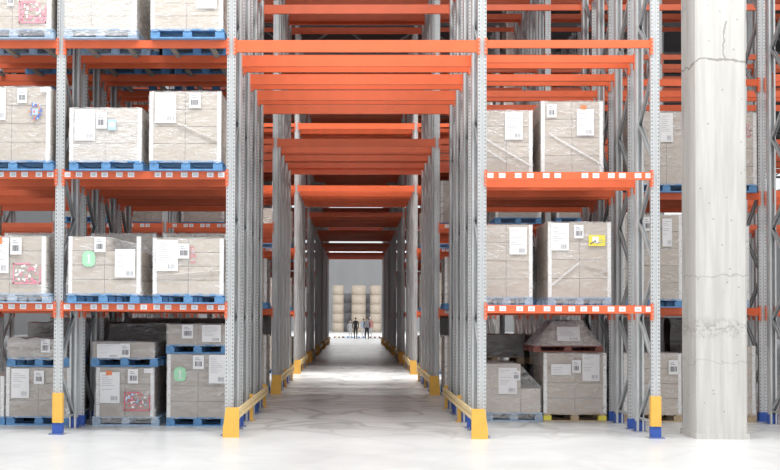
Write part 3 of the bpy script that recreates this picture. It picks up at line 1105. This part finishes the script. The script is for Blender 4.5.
def heap(e, key, name, seed):
    rnd = random.Random(seed)
    b = MB()
    i = b.m(key)
    n, mm = 22, 14
    for q in range(mm + 1):
        for p in range(n + 1):
            u, v = p / n, q / mm
            prof = min(1.0, max(0.03, min((u - 0.0) / 0.30, (1.0 - u) / 0.27)))
            dep = min(1.0, v / 0.12 + 0.03, (1 - v) / 0.2 + 0.03)
            z = (hz + e) * prof * dep * (1 + rnd.uniform(-0.05, 0.05))
            b.v.append((-hw - e + (2 * hw + 2 * e) * u, -e + (1.15 + 2 * e) * v, max(0.0, z)))
    for q in range(mm):
        for p in range(n):
            s = q * (n + 1) + p
            b.f.append((s, s + 1, s + n + 2, s + n + 1))
            b.mi.append(i)
    # skirt down to the pallet
    ring = [p for p in range(n + 1)] + [q * (n + 1) + n for q in range(1, mm + 1)] + [mm * (n + 1) + p for p in range(n - 1, -1, -1)] + [q * (n + 1) for q in range(mm - 1, 0, -1)]
    k = len(b.v)
    for r in ring:
        x, y, _ = b.v[r]
        b.v.append((x, y, 0.0))
    for a in range(len(ring)):
        c2 = (a + 1) % len(ring)
        b.f.append((ring[c2], ring[a], k + a, k + c2))
        b.mi.append(i)
    me = b.mesh(name)
    return put(me, name, hp)


heap(0.0, 'kraft3', 'goods', 5)
fo = heap(0.02, 'film_hazy', 'stretch_film', 6)
nt_ = doc_part(hp, hp.location.x, 'doc', 557, 326, 580, 341, Y3, 77)
nt_.location.y = -0.03 + 0.138 * max(0.0, nt_.location.z) / hz - 0.01
nt_.rotation_euler.x = -math.atan(0.138 / hz)

# right of the end post: third row, bay with the column
px_load('wrapped cartons with a tall note, second shelf behind the column, left side of it', 'the second shelf cartons left of the column', 637, 696, 112, Y3, 2, docs=(('doc', 660, 113, 673, 142),), rows=4, pal_key='pal_blue')
px_load('wrapped cartons on the second shelf, peeping out right of the column', 'the second shelf cartons right of the column', 700, 756, 113, Y3, 2, docs=(('red', 746.5, 124, 750.5, 137),), rows=4, pal_key='pal_blue')
px_load('wrapped cartons with label and note, first shelf behind the right end post', 'the first shelf cartons behind the right end post', 622, 681.5, 214.8, Y3, 1, docs=(('label', 643.5, 217, 651, 231), ('doc', 662.3, 218.5, 672, 246.5)), rows=5, pal_key='pal_blue')
px_load('wrapped cartons with white edge on the first shelf, peeping out right of the column', 'the first shelf cartons right of the column', 695, 748.5, 226, Y3, 1, rows=4, pal_key='pal_pale')
px_load('wrapped cartons on the floor between the right end post and the column', 'the floor cartons between end post and column', 624, 681, 353.5, Y3, floor_z=0.0, docs=(('label', 668.6, 360, 678, 374.5),), rows=4, pal_key='pal_wood')
px_load('wrapped cartons on a yellow-footed floor pallet, peeping out right of the column', 'the floor cartons right of the column', 697, 755, 346, Y3, floor_z=0.0, rows=4, pal_key='pal_wood', pal_label='wooden pallet with yellow foot right of the column')


# loads further back
def back_load(X, lv, y, hgt, dark, label, group, pal_key='pal_blue', w=1.12, d=1.15, z=None, film=None):
    z = LV[lv] if z is None else z
    pallet(X - w / 2 - 0.02, X + w / 2 + 0.02, y, z, 1.2, pal_key, 'pallet under a load deeper in the racks, mostly hidden behind the front rows', 'pallets deeper in the racks', simple=True)
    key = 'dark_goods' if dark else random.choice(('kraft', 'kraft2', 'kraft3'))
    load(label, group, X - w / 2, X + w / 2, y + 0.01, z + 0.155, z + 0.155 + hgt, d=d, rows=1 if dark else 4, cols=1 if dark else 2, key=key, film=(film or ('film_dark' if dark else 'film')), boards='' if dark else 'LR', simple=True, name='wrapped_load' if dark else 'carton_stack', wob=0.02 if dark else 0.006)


DL, DG = 'dark film-wrapped load in the dim rows behind the front cartons', 'dark wrapped loads behind the front cartons'
CL, CG = 'wrapped cartons deeper in the nearest rack block, behind the front cartons', 'carton loads deeper in the nearest rack block'
RL, RG = 'wrapped cartons standing in a rack block beyond the first cross aisle', 'carton loads beyond the first cross aisle'
LC = [-A - BAY * 0.5 - 0.63, -A - BAY * 0.5 + 0.63]
LLC = [-A - BAY * 1.5 - 0.63, -A - BAY * 1.5 + 0.63]
RC = [A + BAY * 0.5 - 0.63, A + BAY * 0.5 + 0.63]
RRC = [A + BAY * 1.5 - 0.63, A + BAY * 1.5 + 0.63]
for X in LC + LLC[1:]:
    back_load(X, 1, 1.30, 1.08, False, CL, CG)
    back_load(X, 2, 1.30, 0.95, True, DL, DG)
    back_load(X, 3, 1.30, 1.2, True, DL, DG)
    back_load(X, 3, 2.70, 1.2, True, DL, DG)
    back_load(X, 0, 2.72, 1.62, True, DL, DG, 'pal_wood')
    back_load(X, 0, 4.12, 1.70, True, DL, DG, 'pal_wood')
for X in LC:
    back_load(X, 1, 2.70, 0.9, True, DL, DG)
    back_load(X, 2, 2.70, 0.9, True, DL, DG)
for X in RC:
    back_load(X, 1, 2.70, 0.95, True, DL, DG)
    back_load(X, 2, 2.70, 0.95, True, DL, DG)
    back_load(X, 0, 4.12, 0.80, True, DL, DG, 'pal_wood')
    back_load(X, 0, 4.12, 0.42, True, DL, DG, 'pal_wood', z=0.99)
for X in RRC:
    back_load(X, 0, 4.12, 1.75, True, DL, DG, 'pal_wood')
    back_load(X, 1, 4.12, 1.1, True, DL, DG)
rnd = random.Random(21)
R2 = RACK_Y[1]
for X, lv, y, hh in ((LC[1], 1, R2 - .12, 1.1), (LC[0], 1, R2 - .12, 0.9), (LC[1], 0, R2 - .12, 1.3), (RC[0], 1, R2 - .12, 1.15), (RC[0], 0, R2 - .12, 1.3), (RC[1], 1, R2 - .12, 1.0), (LLC[0], 2, R2 - .12, 1.1), (LLC[1], 2, R2 + PITCH - .1, 1.2), (RC[1], 2, R2 - .12, 0.9), (RRC[0], 2, R2 - .12, 1.3), (LC[0], 2, R2 + PITCH - .1, 1.1), (RC[0], 2, R2 + 1.3, 1.1)):
    back_load(X, lv, y, hh, False, RL, RG)
back_load(RRC[0] + 0.08, 5, RACK_Y[2] - 0.12, 1.9, False, RL, RG)
for ri in (2, 3):
    for X, lv in ((LC[1], 1), (LC[1], 2), (RC[0], 1), (RC[0], 2), (RC[1], 4), (RRC[0], 4), (LC[0], 2), (RC[0], 0), (LC[1], 0)):
        back_load(X, lv, RACK_Y[ri] - 0.12, rnd.uniform(0.9, 1.3), False, RL, RG)

# ------------------------------------------------------------------ the far hall: paper rolls, pallets, people
roll_me = {}


def roll_stack(u, n, Y, r, label, dz=1.22, key='roll', col='brown'):
    X = at(u, 320, Y)[0]
    for k in range(n):
        b = MB()
        ns = 28
        b.cyl(0, 0, 0.0, dz - 0.03, r, ns, key)
        o = b.build('paper_roll', None, (X, Y, k * dz))
        for p in o.data.polygons:
            p.use_smooth = len(p.vertices) == 4
        core = MB().cyl(0, 0, dz - 0.03, dz, r * 0.82, 20, key).build('roll_end', o)
        tag(o, f'{col} paper roll in the {label} stack of the far hall, {["standing on the floor", "second from the floor", "third from the floor", "fourth from the floor", "topmost"][k]}', 'paper roll', 'stacked paper rolls in the far hall')


roll_stack(338.0, 5, 121, 0.73, 'left')
roll_stack(358.6, 5, 121, 0.93, 'middle')
roll_stack(375.6, 5, 121, 0.74, 'right')
roll_stack(347.7, 4, 123.5, 0.55, 'narrow left', 1.28, 'dark_roll', 'grey')
roll_stack(368.0, 4, 123.5, 0.42, 'narrow right', 1.28, 'dark_roll', 'grey')

for k, (u, key, t) in enumerate(((339, 'pal_wood', 'bare wooden pallet on the bright floor, leftmost of those by the people'), (347.5, 'pal_blue', 'blue pallet on the bright floor left of the dark-clad person'), (359, 'pal_blue', 'blue pallet on the bright floor between the two standing groups'), (375, 'pal_red', 'dark pallet on the bright floor, rightmost of those by the people'))):
    X = at(u, 337, 80.5)[0]
    pallet(X - 0.5, X + 0.5, 80.5, 0, 1.0, key, t, 'pallets on the far floor', simple=True)


def person(label, u, v_top, Y, zones, face=1, hair='hair', lean=0.0, step=0.12, jacket_open=False):
    """zones: (shoe, trousers, top, sleeves) material keys. face: +1 looks away from the camera, -1 towards it"""
    X = at(u, 330, Y)[0]
    H = at(u, v_top, Y)[1]
    s = H / 1.75
    V, E, R = [], [], []

    def add(p, r, parent=None):
        V.append((p[0] * s, p[1] * s * face, p[2] * s))
        R.append((r[0] * s, r[1] * s))
        if parent is not None:
            E.append((parent, len(V) - 1))
        return len(V) - 1
    pel = add((0, 0, 0.95), (0.155, 0.11))
    wa = add((0, 0, 1.10), (0.145, 0.10), pel)
    chst = add((0, 0, 1.28), (0.165, 0.115), wa)
    sh = add((0, 0.0, 1.41), (0.12, 0.09), chst)
    nk = add((0, 0.01, 1.50), (0.055, 0.055), sh)
    hd = add((0, 0.02, 1.58), (0.072, 0.085), nk)
    hm = add((0, 0.025, 1.65), (0.08, 0.098), hd)
    add((0, 0.015, 1.705), (0.062, 0.075), hm)
    for sx in (-1, 1):
        st = step * sx
        hp_ = add((sx * 0.09, 0, 0.88), (0.09, 0.09), pel)
        kn = add((sx * 0.10, 0.02 + st * 0.7, 0.49), (0.06, 0.065), hp_)
        an = add((sx * 0.10, st, 0.09), (0.042, 0.045), kn)
        add((sx * 0.11, st + 0.15, 0.045), (0.042, 0.035), an)
        so = add((sx * 0.185, 0, 1.40), (0.065, 0.065), sh)
        el = add((sx * 0.235, -0.02, 1.13), (0.045, 0.045), so)
        wr = add((sx * 0.22, 0.07, 0.88), (0.032, 0.034), el)
        add((sx * 0.215, 0.10, 0.79), (0.025, 0.042), wr)
    me = bpy.data.meshes.new('skeleton')
    me.from_pydata(V, E, [])
    o = bpy.data.objects.new('person_skeleton', me)
    COL.objects.link(o)
    md = o.modifiers.new('skin', 'SKIN')
    sv = me.skin_vertices[0].data
    for k, r in enumerate(R):
        sv[k].radius = r
        sv[k].use_root = (k == 0)
    sd = o.modifiers.new('sub', 'SUBSURF')
    sd.levels = sd.render_levels = 2
    dg = bpy.context.evaluated_depsgraph_get()
    out = bpy.data.meshes.new_from_object(o.evaluated_get(dg))
    bpy.data.objects.remove(o)
    zmin = min(v.co.z for v in out.vertices)
    out.materials.clear()
    keys = [zones[0], zones[1], zones[2], zones[3], 'skin']
    for kk in keys:
        out.materials.append(M[kk])
    for p in out.polygons:
        c_ = p.center
        z = c_.z / s
        ax = abs(c_.x / s)
        if z < 0.10:
            i = 0
        elif ax > 0.175 and 0.70 < z < 0.87:
            i = 4
        elif ax > 0.19 and z > 0.85:
            i = 3
        elif z < 0.93:
            i = 1
        elif z < 1.49:
            i = 2
        else:
            i = 4
        p.material_index = i
        p.use_smooth = True
    body = bpy.data.objects.new('person', out)
    COL.objects.link(body)
    body.location = (X, Y, -zmin)
    tag(body, label, 'person', 'people standing at the far end of the tunnel')
    # hair cap and face details
    b = MB()
    n, mm = 14, 7
    k0 = len(b.v)
    i = b.m(hair)
    for q in range(mm + 1):
        for p in range(n):
            th = 2 * math.pi * p / n
            ph = (q / mm) * math.pi * 0.52
            r = 0.092
            x = r * math.sin(ph) * math.cos(th) * 0.92
            y = r * math.sin(ph) * math.sin(th) * 1.15 - 0.006
            z = 1.655 + 0.105 * math.cos(ph)
            b.v.append((x * s, (y + 0.012) * s * face, z * s))
    for q in range(mm):
        for p in range(n):
            b.f.append((k0 + q * n + p, k0 + (q + 1) * n + p, k0 + (q + 1) * n + (p + 1) % n, k0 + q * n + (p + 1) % n))
            b.mi.append(i)
    b.build('hair', body)
    return body


person('person in a white overall standing at far left of the group, seen down the tunnel', 350.2, 320.6, 78.5, ('c_grey', 'c_white', 'c_white', 'c_white'), face=-1, hair='c_white')
person('person dressed all in black standing with legs together in the tunnel exit', 355.6, 317.2, 77.0, ('c_black', 'c_black', 'c_black', 'c_black'), face=1, step=0.02)
person('person in a pale blue top and white trousers behind the navy jacket', 363.4, 318.2, 79.5, ('c_grey', 'c_white', 'c_pale', 'c_pale'), face=-1)
person('person in a navy jacket over a grey shirt, mid-stride in the tunnel exit', 366.9, 317.0, 77.2, ('c_black', 'c_black', 'c_grey', 'c_navy'), face=-1, step=0.18)
person('person in a salmon top and white trousers at far right of the group', 370.0, 317.0, 79.2, ('c_grey', 'c_white', 'c_pink', 'c_pink'), face=-1, hair='c_white')

# ------------------------------------------------------------------ light
w = bpy.data.worlds.new('world')
S.world = w
w.use_nodes = True
bg = w.node_tree.nodes['Background']
bg.inputs['Color'].default_value = (0.97, 0.985, 1.0, 1)
bg.inputs['Strength'].default_value = 0.64


def area(name, loc, sx, sy, power, col=(1, 0.98, 0.95), rot=(0, 0, 0)):
    l = bpy.data.lights.new(name, 'AREA')
    l.shape = 'RECTANGLE'
    l.size, l.size_y = sx, sy
    l.energy = power
    l.color = col
    o = bpy.data.objects.new(name, l)
    COL.objects.link(o)
    o.location = loc
    o.rotation_euler = rot
    return o


aisles = [RACK_Y[k] + 3 * PITCH + FD + 2.0 for k in range(6)]
lo = area('aisle_lamp', (0, aisles[1], 13.85), 10, 0.5, 700)
lo.data.spread = 1.3
area('hall_fill', (3, 95, 13.5), 30, 12, 4500)  # added fill, no known fitting: brightens the floor of the far hall
area('front_lamp', (2, -4.5, 13.5), 24, 2.0, 1500)

S.view_settings.view_transform = 'Standard'
S.view_settings.look = 'None'
S.view_settings.exposure = 0.66
S.view_settings.gamma = 1
S.view_settings.use_curve_mapping = False
S.cycles.max_bounces = 10
S.cycles.diffuse_bounces = 5
S.cycles.glossy_bounces = 4
S.cycles.transparent_max_bounces = 16
S.cycles.use_denoising = True
S.cycles.sample_clamp_indirect = 6
